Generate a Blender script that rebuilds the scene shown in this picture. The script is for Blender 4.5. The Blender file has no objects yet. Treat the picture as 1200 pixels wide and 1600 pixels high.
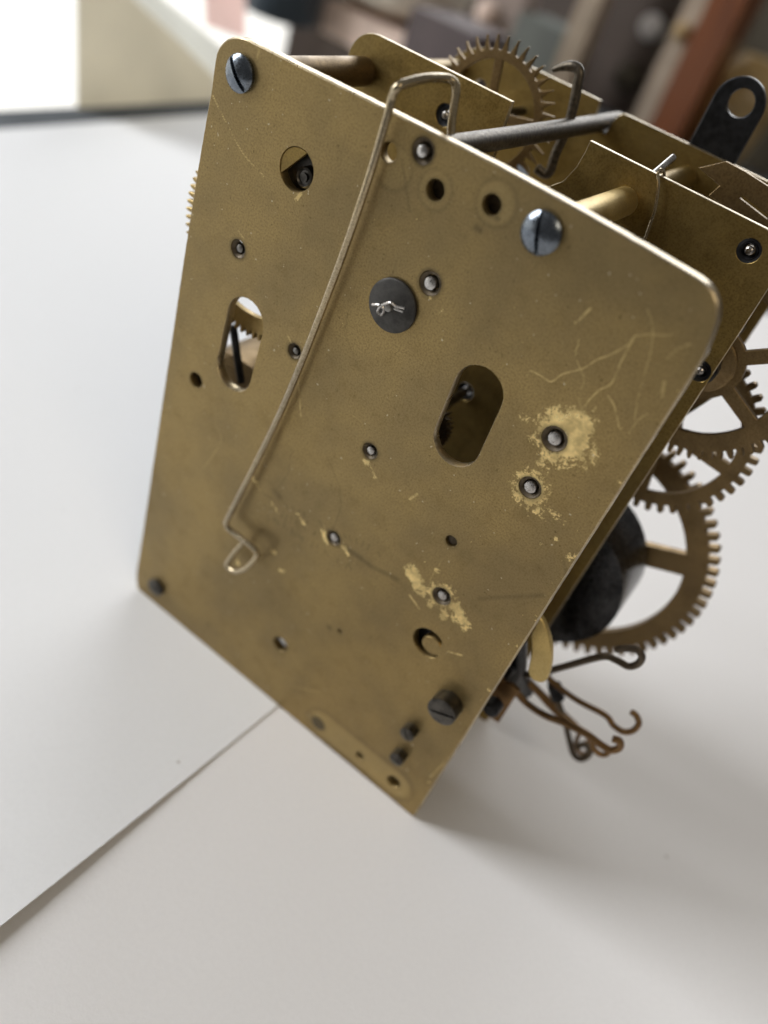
import bpy, math, random
import numpy as np
from mathutils import Vector, Matrix
from mathutils.geometry import delaunay_2d_cdt
random.seed(7); rng = np.random.default_rng(7)
S = bpy.context.scene
COL = S.collection

# ------------------------------------------------------------------ camera
# axes: X along the plate, Y away from the viewer through the plates, Z up; metres
CAM = np.array([0.10940414, -0.12366866, 0.18078754])
CR = np.array([[0.784417, 0.553414, -0.280042], [0.54683, -0.404009, 0.733317], [0.292688, -0.728361, -0.619535]])
FPX = 1281.336
cam_d = bpy.data.cameras.new('camera'); cam = bpy.data.objects.new('camera', cam_d); COL.objects.link(cam)
mw = Matrix.Identity(4)
for i in range(3):
    mw[i][0] = CR[i][0]; mw[i][1] = -CR[i][1]; mw[i][2] = -CR[i][2]; mw[i][3] = CAM[i]
cam.matrix_world = mw
cam_d.sensor_width = 36.0; cam_d.lens = FPX / 1600 * 36.0
cam_d.clip_start = 0.01; cam_d.clip_end = 50
cam_d.dof.use_dof = True; cam_d.dof.focus_distance = 0.152; cam_d.dof.aperture_fstop = 7.9
S.camera = cam

# ------------------------------------------------------------------ world, window light, exposure
W = bpy.data.worlds.new('World'); S.world = W; W.use_nodes = True
bg = W.node_tree.nodes['Background']; bg.inputs[0].default_value = (1.0, 0.965, 0.92, 1); bg.inputs[1].default_value = 0.15

# daylight enters through one tall window on the left (bright sky in its upper part, paler ground below the horizon)
def glow(name, col, strength):
    m = bpy.data.materials.new(name); m.use_nodes = True; t = m.node_tree; t.nodes.clear()
    e = t.nodes.new('ShaderNodeEmission'); e.inputs[0].default_value = (*col, 1); e.inputs[1].default_value = strength
    o = t.nodes.new('ShaderNodeOutputMaterial'); t.links.new(e.outputs[0], o.inputs[0]); return m
def pane(name, y0, y1, z0, z1, mat, parent):
    me = bpy.data.meshes.new(name); h = 0.003
    me.from_pydata([(x, y, z) for x in (-h, h) for y in (y0, y1) for z in (z0, z1)], [], [(0, 1, 3, 2), (4, 6, 7, 5), (0, 4, 5, 1), (2, 3, 7, 6), (0, 2, 6, 4), (1, 5, 7, 3)])
    me.materials.append(mat); o = bpy.data.objects.new(name, me); COL.objects.link(o); o.parent = parent; return o
win = bpy.data.objects.new('window', None); COL.objects.link(win); win.location = (-0.95, 0.0, 0.0)
win['label'] = 'bright daylit window beyond the left edge of the table'; win['category'] = 'window'
pane('upper_pane', -1.10, -0.22, 0.42, 1.95, glow('window_sky', (0.98, 1.0, 1.03), 16.5), win).location.x = -0.95
pane('lower_pane', -1.15, 1.25, -0.55, 0.157, glow('window_ground', (1.0, 0.985, 0.93), 1.35), win)
# second window, high on the far left: gives the bright top edges and the faint shadow in front of the plate
def area(name, loc, target, sx, sy, power, col):
    d = bpy.data.lights.new(name, 'AREA'); d.shape = 'RECTANGLE'; d.size = sx; d.size_y = sy; d.energy = power; d.color = col
    o = bpy.data.objects.new(name, d); COL.objects.link(o); o.location = loc
    o.rotation_euler = (Vector(target) - Vector(loc)).to_track_quat('-Z', 'Y').to_euler()
    return o
area('far_window_light', (-0.42, 1.1, 0.64), (-0.25, 0.0, 0.45), 1.1, 0.62, 11.0, (0.97, 0.985, 1.0))
area('room_light', (0.85, -0.55, 1.0), (0.06, 0.0, 0.05), 0.5, 0.5, 3.0, (1.0, 0.84, 0.62))
S.view_settings.view_transform = 'Standard'; S.view_settings.look = 'None'
S.view_settings.exposure = 0.0; S.view_settings.gamma = 1.0
S.view_settings.use_curve_mapping = False
S.render.engine = 'CYCLES'

# ------------------------------------------------------------------ helpers
def ray(p): return CR @ np.array([(p[0] - 600) / FPX, (p[1] - 800) / FPX, 1.0])
def at(p, w):
    """photo pixel -> point (mm) on the upright plane w mm behind the front plate's face"""
    d = ray(p); t = (w / 1000 - CAM[1]) / d[1]; return (CAM + d * t) * 1000
def xz(p, w=0.0):
    q = at(p, w); return (q[0], q[2])
def onz(p, z):
    d = ray(p); t = (z / 1000 - CAM[2]) / d[2]; return (CAM + d * t) * 1000

ORG = {}
def link(o, parent, org):
    COL.objects.link(o); ORG[o.name] = np.array(org, float)
    if parent is not None:
        o.parent = parent; o.location = Vector(np.array(org) - ORG[parent.name])
    else:
        o.location = Vector(org)
def empty(name, org_mm):
    o = bpy.data.objects.new(name, None); o.empty_display_size = 0.01
    link(o, None, np.array(org_mm) / 1000); return o
def tag(o, label=None, cat=None, group=None, kind=None):
    if label: o['label'] = label
    if cat: o['category'] = cat
    if group: o['group'] = group
    if kind: o['kind'] = kind
    return o
def mk(name, verts, faces, mat, parent=None, smooth=35, org=None, attrs=None, edge=None, skip=()):
    v = np.asarray(verts, float) / 1000
    if org is None:
        org = (v.min(0) + v.max(0)) / 2
    else:
        org = np.array(org) / 1000
    me = bpy.data.meshes.new(name)
    me.from_pydata((v - org).tolist(), [], [tuple(int(i) for i in f) for f in faces])
    me.update()
    if attrs:
        for k, a in attrs.items():
            at_ = me.attributes.new(k, 'FLOAT', 'POINT'); at_.data.foreach_set('value', np.asarray(a, np.float32))
    if smooth:
        me.shade_smooth(); me.set_sharp_from_angle(angle=math.radians(smooth))
    me.materials.append(M[mat] if isinstance(mat, str) else mat)
    if edge:
        me.materials.append(M[edge]); nb = np.zeros(len(me.polygons) * 3); me.polygons.foreach_get('normal', nb)
        cc = np.zeros(len(me.polygons) * 3); me.polygons.foreach_get('center', cc); cc = (cc.reshape(-1, 3) + org) * 1000
        side = np.abs(nb.reshape(-1, 3)[:, 1]) < 0.9
        for x_, z_, r_ in skip: side &= np.hypot(cc[:, 0] - x_, cc[:, 2] - z_) > r_
        me.polygons.foreach_set('material_index', side.astype(np.int32))
    o = bpy.data.objects.new(name, me); link(o, parent, org)
    return o
def join(parts):
    V = []; F = []
    for v, f in parts:
        b = len(V); V += [tuple(p) for p in v]; F += [tuple(i + b for i in q) for q in f]
    return V, F

def inside(P, loops):
    """even-odd point in polygon for an (n,2) array"""
    r = np.zeros(len(P), bool)
    for L in loops:
        L = np.asarray(L); lo = L.min(0) - 1e-9; hi = L.max(0) + 1e-9
        k = np.where((P[:, 0] >= lo[0]) & (P[:, 0] <= hi[0]) & (P[:, 1] >= lo[1]) & (P[:, 1] <= hi[1]))[0]
        if not len(k): continue
        x = P[k, 0]; y = P[k, 1]; c = np.zeros(len(k), bool)
        for a, b in zip(L, np.roll(L, -1, 0)):
            if a[1] == b[1]: continue
            m = (a[1] > y) != (b[1] > y)
            c ^= m & (x < (b[0] - a[0]) * (y - a[1]) / (b[1] - a[1]) + a[0])
        r[k] ^= c
    return r
def area2(L):
    L = np.asarray(L); n = np.roll(L, -1, 0); return 0.5 * np.sum(L[:, 0] * n[:, 1] - n[:, 0] * L[:, 1])
def offset(L, d):
    """move a loop inwards (counter-clockwise loop) by d"""
    L = np.asarray(L, float); a = L - np.roll(L, 1, 0); b = np.roll(L, -1, 0) - L
    a /= np.linalg.norm(a, axis=1)[:, None] + 1e-12; b /= np.linalg.norm(b, axis=1)[:, None] + 1e-12
    na = np.c_[-a[:, 1], a[:, 0]]; nb = np.c_[-b[:, 1], b[:, 0]]; n = na + nb
    k = np.linalg.norm(n, axis=1); n /= k[:, None] + 1e-12
    return L + n * (d / np.maximum(k / 2, 0.5))[:, None]
def tri(loops, extra=None, extra_edges=None):
    pts = []; edges = []
    for L in loops:
        b = len(pts); n = len(L); pts += [Vector((float(p[0]), float(p[1]))) for p in L]
        edges += [(b + i, b + (i + 1) % n) for i in range(n)]
    if extra is not None:
        b = len(pts); pts += [Vector((float(p[0]), float(p[1]))) for p in extra]
        if extra_edges: edges += [(b + i, b + j) for i, j in extra_edges]
    vo, eo, fo, ov, oe, of = delaunay_2d_cdt(pts, edges, [], 0, 1e-7)
    P = np.array([(v.x, v.y) for v in vo]); F = np.array([f for f in fo], int)
    c = P[F].mean(1); F = F[inside(c, loops)]
    return P, F
def slab(loops, y0, y1, ch=0.0):
    """outline (loops[0]) with holes, lying in XZ, from y0 (front) to y1, with chamfered rims; mm"""
    lp = []
    for i, L in enumerate(loops):
        L = np.asarray(L, float)
        if (area2(L) < 0) == (i == 0): L = L[::-1]
        lp.append(L)          # outer ccw, holes cw: 'inwards' is left in both cases
    V = []; F = []
    fl = [offset(L, ch) if ch else L for L in lp]
    P, T = tri(fl)
    V += [(p[0], y0, p[1]) for p in P]; F += [tuple(t) for t in T]
    b = len(V); V += [(p[0], y1, p[1]) for p in P]; F += [tuple(b + i for i in t[::-1]) for t in T]
    for L, G in zip(lp, fl):
        n = len(L); b = len(V)
        rings = [(G, y0), (L, y0 + ch), (L, y1 - ch), (G, y1)] if ch else [(L, y0), (L, y1)]
        for R_, y in rings: V += [(p[0], y, p[1]) for p in R_]
        for k in range(len(rings) - 1):
            for i in range(n):
                j = (i + 1) % n
                F.append((b + k * n + i, b + (k + 1) * n + i, b + (k + 1) * n + j, b + k * n + j))
    return V, F
def circle(cx, cz, r, n=28, a0=0.0, a1=2 * math.pi):
    full = abs(a1 - a0) >= 2 * math.pi - 1e-6
    t = np.linspace(a0, a1, n, endpoint=not full)
    return np.c_[cx + r * np.cos(t), cz + r * np.sin(t)]
def lathe(cx, cz, prof, n=28, caps=True):
    """profile [(r, y)] turned round the Y axis through (cx, cz)"""
    V = []; F = []
    for r, y in prof:
        for i in range(n):
            a = 2 * math.pi * i / n; V.append((cx + r * math.cos(a), y, cz + r * math.sin(a)))
    for k in range(len(prof) - 1):
        for i in range(n):
            j = (i + 1) % n; F.append((k * n + i, k * n + j, (k + 1) * n + j, (k + 1) * n + i))
    if caps and prof[0][0] > 1e-6: F.append(tuple(range(n))[::-1])
    if caps and prof[-1][0] > 1e-6: F.append(tuple((len(prof) - 1) * n + i for i in range(n)))
    return V, F
def catmull(P, k=6):
    P = np.asarray(P, float); Q = np.vstack([2 * P[0] - P[1], P, 2 * P[-1] - P[-2]]); out = []
    for i in range(1, len(Q) - 2):
        for t in np.linspace(0, 1, k, endpoint=False):
            a, b, c, d = Q[i - 1:i + 3]
            out.append(0.5 * (2 * b + (c - a) * t + (2 * a - 5 * b + 4 * c - d) * t * t + (3 * b - a - 3 * c + d) * t ** 3))
    out.append(P[-1]); return np.array(out)
def tube(P, r, n=12, taper=None):
    P = np.asarray(P, float); m = len(P); T = np.gradient(P, axis=0); T /= np.linalg.norm(T, axis=1)[:, None]
    u = np.cross(T[0], (0.3, 0.2, 0.93)); u /= np.linalg.norm(u); V = []; F = []
    R_ = np.full(m, r) if np.isscalar(r) else np.asarray(r)
    if taper: R_ = R_.copy(); R_[0] *= taper; R_[-1] *= taper
    for k in range(m):
        u = u - T[k] * np.dot(u, T[k]); u /= np.linalg.norm(u); v = np.cross(T[k], u)
        for i in range(n):
            a = 2 * math.pi * i / n; V.append(P[k] + R_[k] * (u * math.cos(a) + v * math.sin(a)))
    for k in range(m - 1):
        for i in range(n):
            j = (i + 1) % n; F.append((k * n + i, k * n + j, (k + 1) * n + j, (k + 1) * n + i))
    F.append(tuple(range(n))[::-1]); F.append(tuple((m - 1) * n + i for i in range(n)))
    return V, F
def box(x0, x1, y0, y1, z0, z1):
    V = [(x, y, z) for x in (x0, x1) for y in (y0, y1) for z in (z0, z1)]
    return V, [(0, 1, 3, 2), (4, 6, 7, 5), (0, 4, 5, 1), (2, 3, 7, 6), (0, 2, 6, 4), (1, 5, 7, 3)]

# ------------------------------------------------------------------ materials
M = {}
class N:
    def __init__(s, name):
        m = bpy.data.materials.new(name); m.use_nodes = True; M[name] = m; s.t = m.node_tree; s.n = s.t.nodes; s.l = s.t.links
        s.b = s.n['Principled BSDF']; s.tc = s.n.new('ShaderNodeTexCoord').outputs['Object']
    def set(s, sock, v):
        if hasattr(v, 'is_linked') or hasattr(v, 'links'): s.l.new(v, sock)
        else: sock.default_value = v
    def noise(s, scale, detail=4, rough=0.6, vec=None, dist=0.0):
        x = s.n.new('ShaderNodeTexNoise'); s.l.new(vec or s.tc, x.inputs['Vector'])
        x.inputs['Scale'].default_value = scale; x.inputs['Detail'].default_value = detail
        x.inputs['Roughness'].default_value = rough; x.inputs['Distortion'].default_value = dist; return x.outputs['Fac']
    def math(s, op, a, b=0.0, clamp=False):
        x = s.n.new('ShaderNodeMath'); x.operation = op; x.use_clamp = clamp; s.set(x.inputs[0], a); s.set(x.inputs[1], b); return x.outputs[0]
    def ramp(s, v, a, b, lo=0.0, hi=1.0):
        x = s.n.new('ShaderNodeMapRange'); x.interpolation_type = 'SMOOTHSTEP'; s.set(x.inputs['Value'], v)
        x.inputs['From Min'].default_value = a; x.inputs['From Max'].default_value = b
        x.inputs['To Min'].default_value = lo; x.inputs['To Max'].default_value = hi; return x.outputs[0]
    def mix(s, f, a, b):
        x = s.n.new('ShaderNodeMix'); x.data_type = 'RGBA'; s.set(x.inputs[0], f)
        s.set(x.inputs[6], a if not isinstance(a, tuple) else (*a, 1)); s.set(x.inputs[7], b if not isinstance(b, tuple) else (*b, 1)); return x.outputs[2]
    def attr(s, name):
        x = s.n.new('ShaderNodeAttribute'); x.attribute_name = name; return x.outputs['Fac']
    def bump(s, h, strength=0.2, dist=0.0002):
        x = s.n.new('ShaderNodeBump'); x.inputs['Strength'].default_value = strength; x.inputs['Distance'].default_value = dist
        s.l.new(h, x.inputs['Height']); s.l.new(x.outputs[0], s.b.inputs['Normal'])
    def out(s, col, rough, metal=0.0, spec=None):
        s.set(s.b.inputs['Base Color'], col if not isinstance(col, tuple) else (*col, 1))
        s.set(s.b.inputs['Roughness'], rough); s.set(s.b.inputs['Metallic'], metal)
        if spec is not None: s.b.inputs['Specular IOR Level'].default_value = spec

def brass(name, patina, dark, bright, rough=0.46, spots=0.5, attrs=False, metal=0.85):
    g = N(name)
    big = g.noise(38, 5, 0.6); mid = g.noise(260, 5, 0.65); fine = g.noise(2600, 3, 0.6)
    c = g.mix(g.ramp(big, 0.35, 0.66), patina, (0.74 * patina[0], 0.76 * patina[1], 0.86 * patina[2]))
    c = g.mix(g.math('MULTIPLY', g.ramp(mid, 0.5, 0.75), 0.22), c, dark)
    c = g.mix(g.math('MULTIPLY', g.ramp(fine, 0.38, 0.72), 0.62), c, dark)
    specks = g.ramp(g.noise(1500, 2, 0.5), 0.70, 0.74)
    c = g.mix(g.math('MULTIPLY', specks, spots), c, tuple(0.45 * p for p in dark))
    dust = g.ramp(g.noise(1150, 1, 0.4), 0.775, 0.80)
    r = g.ramp(mid, 0.3, 0.75, rough - 0.05, rough + 0.10)
    mt = metal
    if attrs:
        ragged = g.math('SUBTRACT', g.math('ADD', g.math('MULTIPLY', g.noise(620, 6, 0.74, dist=0.5), 0.75), g.math('MULTIPLY', g.noise(2300, 3, 0.7), 0.25)), 0.5)
        wf = g.math('ADD', g.attr('wear'), g.math('MULTIPLY', ragged, 2.6))
        wear = g.ramp(wf, 0.44, 0.56)
        sc = g.math('MULTIPLY', g.ramp(g.attr('scratch'), 0.25, 0.75), g.ramp(g.noise(520, 5, 0.75), 0.36, 0.60), clamp=True)
        flecks = g.math('MULTIPLY', g.ramp(g.noise(900, 3, 0.6), 0.71, 0.735), g.ramp(g.noise(60, 2, 0.5), 0.44, 0.62))
        wear = g.math('MAXIMUM', g.math('MULTIPLY', wear, g.ramp(g.noise(480, 3, 0.6), 0.3, 0.7, 0.38, 0.95)), g.math('MAXIMUM', g.math('MULTIPLY', sc, g.attr('scratch_strength')), g.math('MULTIPLY', flecks, 0.55)))
        c = g.mix(wear, c, bright)
        pale = g.attr('pale'); c = g.mix(g.math('MULTIPLY', pale, 0.35), c, tuple(0.8 * q for q in bright))
        gr = g.math('MULTIPLY', g.attr('grime'), g.ramp(g.noise(300, 4, 0.6), 0.2, 0.7, 0.55, 1.0), clamp=True)
        c = g.mix(gr, c, (0.045, 0.035, 0.022))
        r = g.math('SUBTRACT', r, g.math('MULTIPLY', wear, 0.11))
        c = g.mix(g.math('MULTIPLY', dust, 0.5), c, (0.75, 0.68, 0.5))
    g.out(c, r, mt)
    g.bump(g.math('ADD', g.math('MULTIPLY', mid, 0.7), fine), 0.12, 0.00008)
    return g
brass('brass_front', (0.358, 0.258, 0.106), (0.180, 0.122, 0.047), (0.95, 0.73, 0.32), 0.40, 0.5, attrs=True)
brass('brass_inner', (0.30, 0.205, 0.062), (0.13, 0.082, 0.022), (0.6, 0.45, 0.2), 0.44, 0.75)
brass('brass_wheel', (0.255, 0.172, 0.074), (0.10, 0.063, 0.028), (0.6, 0.45, 0.2), 0.42, 0.5)
brass('brass_bright', (0.70, 0.52, 0.20), (0.42, 0.29, 0.10), (0.6, 0.45, 0.2), 0.38, 0.9)
brass('brass_mid', (0.42, 0.30, 0.115), (0.22, 0.15, 0.055), (0.6, 0.45, 0.2), 0.38, 0.6)
brass('plug_brass', (0.17, 0.135, 0.075), (0.09, 0.07, 0.04), (0.6, 0.45, 0.2), 0.5, 0.7)
brass('brass_edge', (0.54, 0.44, 0.27), (0.30, 0.235, 0.135), (0.6, 0.45, 0.2), 0.30, 0.6)
brass('brass_wire', (0.50, 0.41, 0.26), (0.20, 0.155, 0.085), (0.6, 0.45, 0.2), 0.19, 0.4)
brass('rusty_wire', (0.27, 0.155, 0.062), (0.085, 0.046, 0.022), (0.6, 0.45, 0.2), 0.42, 0.7)
brass('rusty_shaded', (0.13, 0.10, 0.065), (0.05, 0.036, 0.024), (0.6, 0.45, 0.2), 0.36, 0.6)  # rust on the hammer tails; on the inner wheels it is painted shade
def steel(name, a, b, rough, metal=1.0, scale=420):
    g = N(name); n = g.noise(scale, 5, 0.65); n2 = g.noise(2400, 3, 0.6)
    g.out(g.mix(g.ramp(n, 0.35, 0.7), a, b), g.ramp(n2, 0.3, 0.7, rough - 0.05, rough + 0.1), metal); g.bump(n2, 0.10, 0.00006)
steel('steel_blue', (0.20, 0.225, 0.255), (0.11, 0.125, 0.145), 0.22, scale=260)
steel('steel_dark', (0.12, 0.112, 0.10), (0.05, 0.046, 0.041), 0.36)
steel('steel_black', (0.030, 0.031, 0.034), (0.012, 0.012, 0.013), 0.34, 0.7)
steel('steel_spring', (0.085, 0.083, 0.083), (0.035, 0.035, 0.037), 0.22, 0.95)
steel('arbor_brown', (0.135, 0.115, 0.088), (0.055, 0.046, 0.035), 0.44, 0.95, 1300)
steel('steel_bright', (0.62, 0.60, 0.57), (0.34, 0.32, 0.30), 0.28)
steel('steel_grey', (0.30, 0.29, 0.27), (0.15, 0.14, 0.125), 0.38)
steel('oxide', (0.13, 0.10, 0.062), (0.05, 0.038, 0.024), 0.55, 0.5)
steel('washer_grey', (0.080, 0.076, 0.070), (0.045, 0.043, 0.040), 0.50, 0.8)

def paper(name, col):
    g = N(name); fib = g.noise(900, 5, 0.7); wav = g.noise(9, 3, 0.5)
    c = g.mix(g.ramp(fib, 0.35, 0.75), col, tuple(0.975 * q for q in col))
    vo = g.n.new('ShaderNodeTexVoronoi'); vo.inputs['Scale'].default_value = 62; g.l.new(g.tc, vo.inputs['Vector'])
    rr = g.n.new('ShaderNodeSeparateColor'); g.l.new(vo.outputs['Color'], rr.inputs[0])
    wob = g.math('ADD', vo.outputs['Distance'], g.math('MULTIPLY', g.noise(1600, 2, 0.5), 0.05))
    sp = g.math('MULTIPLY', g.math('SUBTRACT', 1.0, g.ramp(wob, 0.038, 0.054)), g.ramp(rr.outputs[0], 0.60, 0.62))
    c = g.mix(g.math('MULTIPLY', sp, 0.6), c, (0.22, 0.17, 0.12))
    g.out(c, 0.62, 0.0, 0.25); g.bump(g.math('ADD', g.math('MULTIPLY', fib, 0.6), g.math('MULTIPLY', wav, 6.0)), 0.35, 0.0004)
paper('paper_white', (0.80, 0.785, 0.775))
paper('paper_cool', (0.795, 0.80, 0.805))
def plain(name, col, rough=0.6, var=0.25, scale=30, metal=0.0):
    g = N(name); n = g.noise(scale, 4, 0.6); g.out(g.mix(g.ramp(n, 0.3, 0.7), col, tuple((1 - var) * q for q in col)), rough, metal)
plain('table_grey', (0.13, 0.14, 0.15), 0.95)
M['table_grey'].node_tree.nodes['Principled BSDF'].inputs['Specular IOR Level'].default_value = 0.1
plain('blue_grey', (0.055, 0.075, 0.095), 0.35)
plain('tan', (0.78, 0.60, 0.50), 0.6)
plain('cream', (0.90, 0.84, 0.72), 0.5, 0.1)
plain('box_brown', (0.085, 0.06, 0.06), 0.5)
plain('mauve', (0.090, 0.064, 0.050), 0.7, 0.35, 6)
plain('mauve_pale', (0.30, 0.235, 0.20), 0.7, 0.3, 6)
plain('beige_paint', (0.40, 0.32, 0.235), 0.6)
plain('olive', (0.085, 0.07, 0.045), 0.6)
plain('green_grey', (0.12, 0.13, 0.115), 0.6)
plain('gold_glaze', (0.50, 0.34, 0.14), 0.3, 0.4, 40)
plain('white_glaze', (0.85, 0.83, 0.82), 0.25, 0.05)
def wood(name, a, b):
    g = N(name); mp = g.n.new('ShaderNodeMapping'); mp.inputs['Scale'].default_value = (60, 60, 4); g.l.new(g.tc, mp.inputs[0])
    n = g.noise(1.0, 5, 0.6, vec=mp.outputs[0], dist=1.0); g.out(g.mix(g.ramp(n, 0.3, 0.7), a, b), 0.35); g.bump(n, 0.2, 0.001)
wood('red_wood', (0.17, 0.050, 0.012), (0.08, 0.024, 0.008))
def translucent(name, col):
    g = N(name); tr = g.n.new('ShaderNodeBsdfTranslucent'); n = g.noise(25, 3, 0.5)
    c = g.mix(g.ramp(n, 0.3, 0.7), col, tuple(0.93 * q for q in col)); g.l.new(c, tr.inputs[0]); g.l.new(c, g.b.inputs['Base Color'])
    g.b.inputs['Roughness'].default_value = 0.7
    mx = g.n.new('ShaderNodeMixShader'); mx.inputs[0].default_value = 0.62
    g.l.new(g.b.outputs[0], mx.inputs[1]); g.l.new(tr.outputs[0], mx.inputs[2]); g.l.new(mx.outputs[0], g.n['Material Output'].inputs[0])
translucent('cream_card', (0.74, 0.70, 0.60))
translucent('pink_card', (0.95, 0.80, 0.76))
translucent('white_card', (0.86, 0.86, 0.82))

# ------------------------------------------------------------------ table and paper
tag(mk('table_top', *box(-308, 900, -420, 1150, -40, -1.2), 'table_grey', smooth=0), kind='structure')
def sheet(name, x0, x1, y0, y1, zf, th, nx, ny, mat, edge=None):
    V = []; F = []
    for s, dz in ((0, 0.0), (1, -th)):
        for j in range(ny + 1):
            for i in range(nx + 1):
                v = j / ny; y = y0 + (y1 - y0) * v; xe = x1 + (edge(y) if edge else 0); u = i / nx
                x = x0 + (xe - x0) * (1 - (1 - u) ** 2 if edge else u); V.append((x, y, zf(x, y, xe) + dz))
    n = (nx + 1) * (ny + 1)
    for j in range(ny):
        for i in range(nx):
            a = j * (nx + 1) + i; F.append((a, a + 1, a + nx + 2, a + nx + 1)); F.append((n + a, n + a + nx + 1, n + a + nx + 2, n + a + 1))
    ring = [i for i in range(nx + 1)] + [j * (nx + 1) + nx for j in range(1, ny + 1)] + [ny * (nx + 1) + i for i in range(nx - 1, -1, -1)] + [j * (nx + 1) for j in range(ny - 1, 0, -1)]
    for a, b in zip(ring, ring[1:] + ring[:1]): F.append((b, a, n + a, n + b))
    return mk(name, V, F, mat, smooth=40)
def lift(x, y, xe):
    t = max(0.0, min(1.0, (-12 - y) / 95)); u = max(0.0, 1 - (xe - x) / 60)
    return -0.02 + 2.1 * t * t * (3 - 2 * t) * u * u
def wavy(x, y, xe): return -0.30 - 0.06 * (1 + math.sin(x * 0.03 + y * 0.021)) / 2
tag(sheet('paper_sheet', -284, 54.6, -360, 520, lift, 0.25, 70, 160, 'paper_cool', edge=lambda y: 0.047 * y if y < 0 else 0.01 * y),
    'white paper sheet lying on top, its free edge curling up and casting a thin shadow', 'paper')
tag(sheet('paper_sheet', 30, 620, -360, 520, wavy, 0.22, 40, 60, 'paper_white'),
    'white paper sheet underneath, passing below the edge of the other sheet', 'paper')

# ------------------------------------------------------------------ the clock movement
MOV = empty('clock_movement', (50, 40, 0))
tag(MOV, 'old brass clock movement standing upright on white paper', 'clock movement')
TH = 2.3
def zz(x0, y0, s): return lambda p: (x0 + p[0] * s, y0 + p[1] * s)
zA = zz(310, 30, 1 / 7.5); zB = zz(1000, 360, 1 / 7.5); zC = zz(180, 840, 1 / 7.5)
out = [zA(p) for p in [(80, 1190), (150, 800), (185, 520), (207, 400), (235, 330), (280, 275), (340, 228), (400, 208), (460, 205), (520, 215), (590, 240), (690, 292), (830, 362), (1100, 502)]]
out += [(620, 178), (700, 218.5), (780, 259), (846.7, 295), (913, 332)]
out += [zB(p) for p in [(0, 160), (300, 333), (600, 512), (680, 557), (740, 603), (800, 655), (850, 715), (885, 780), (908, 850), (920, 930), (918, 1010), (902, 1090), (870, 1180)]]
out += [(1102, 556), (1080.8, 590), (1020, 686), (948, 800), (860, 938.7), (718.7, 1162.7), (652, 1268), (647, 1274.5), (640, 1272.6)]
out += [(560, 1208), (498.7, 1157.5), (436, 1105.5), (340, 1025), (309.3, 998.7), (230, 932.5)]
out += [zC(p) for p in [(290, 632), (262, 590), (246, 510), (245, 400)]] + [(221.3, 840), (284, 418.7), (308.7, 260)]
OUT = np.array([xz(p) for p in out])[::-1]            # counter-clockwise
OUT[:, 1] = np.maximum(OUT[:, 1], 0.0)
def densify(L, step):
    L = np.asarray(L); o = []
    for a, b in zip(L, np.roll(L, -1, 0)):
        k = max(1, int(np.linalg.norm(b - a) / step))
        o += [a + (b - a) * i / k for i in range(k)]
    return np.array(o)
OUT[OUT[:, 1] < 1.2, 1] = 0.0
OUT = densify(OUT, 1.2)
OUT += rng.normal(0, 0.018, OUT.shape); OUT[:, 1] = np.maximum(OUT[:, 1], 0.0)
if area2(OUT) < 0: OUT = OUT[::-1]

PIV = {  # pivots: pixel, sink radius, pin radius, pin recess
    'a': ((372, 389), 1.75, 0.85, 0.3), 'b': ((661, 236), 2.0, 1.0, -0.5), 'c': ((672, 443), 2.1, 1.2, -0.2), 'd': ((460, 549), 1.55, 0.7, 0.2),
    'e': ((578, 705), 1.7, 0.9, 0.1), 'f': ((866, 686), 2.3, 1.25, -0.1), 'g': ((828, 762), 2.1, 1.2, -0.1), 'h': ((521, 841), 1.75, 1.0, 0.1), 'i': ((690, 932), 2.1, 1.05, 0.1)}
HOL = [((607, 238), 1.55), ((680, 297), 1.65), ((768, 320), 1.6), ((306, 594), 1.75), ((705, 846), 1.2), ((438, 1007), 2.1), ((531, 987), 0.5),
       ((562, 1181), 1.05), ((615, 1222), 1.75)]
holes = []
for k, (p, rs, rp, d) in PIV.items():
    c = xz(p); holes.append(circle(*c, rs, 26))
for p, r in HOL: holes.append(circle(*xz(p), r, 24))
def slot(a, b, r, n=12):
    a = np.array(a); b = np.array(b); t = math.atan2(b[1] - a[1], b[0] - a[0])
    return np.vstack([circle(*b, r, n, t - math.pi / 2, t + math.pi / 2), circle(*a, r, n, t + math.pi / 2, t + 3 * math.pi / 2)])
SL = slot((18.0, 84.6), (18.2, 96.8), 4.75); SR = slot((70.3, 100.2), (70.2, 111.4), 4.85)
holes += [densify(SL, 0.8), densify(SR, 0.8)]
FL = np.array(xz((463, 265))); holes.append(circle(*FL, 3.75, 32))
# crescent: a C-shaped cut round a lug that stays joined on its right
CC = np.array(xz((669, 1005)))
a_ = np.linspace(math.radians(48), math.radians(322), 26); b_ = a_[::-1]
holes.append(np.vstack([np.c_[CC[0] + 3.75 * np.cos(a_), CC[1] + 3.65 * np.sin(a_)],
                        np.c_[CC[0] + 0.95 + 2.55 * np.cos(b_), CC[1] - 0.1 + 2.2 * np.sin(b_)]]))

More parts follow.
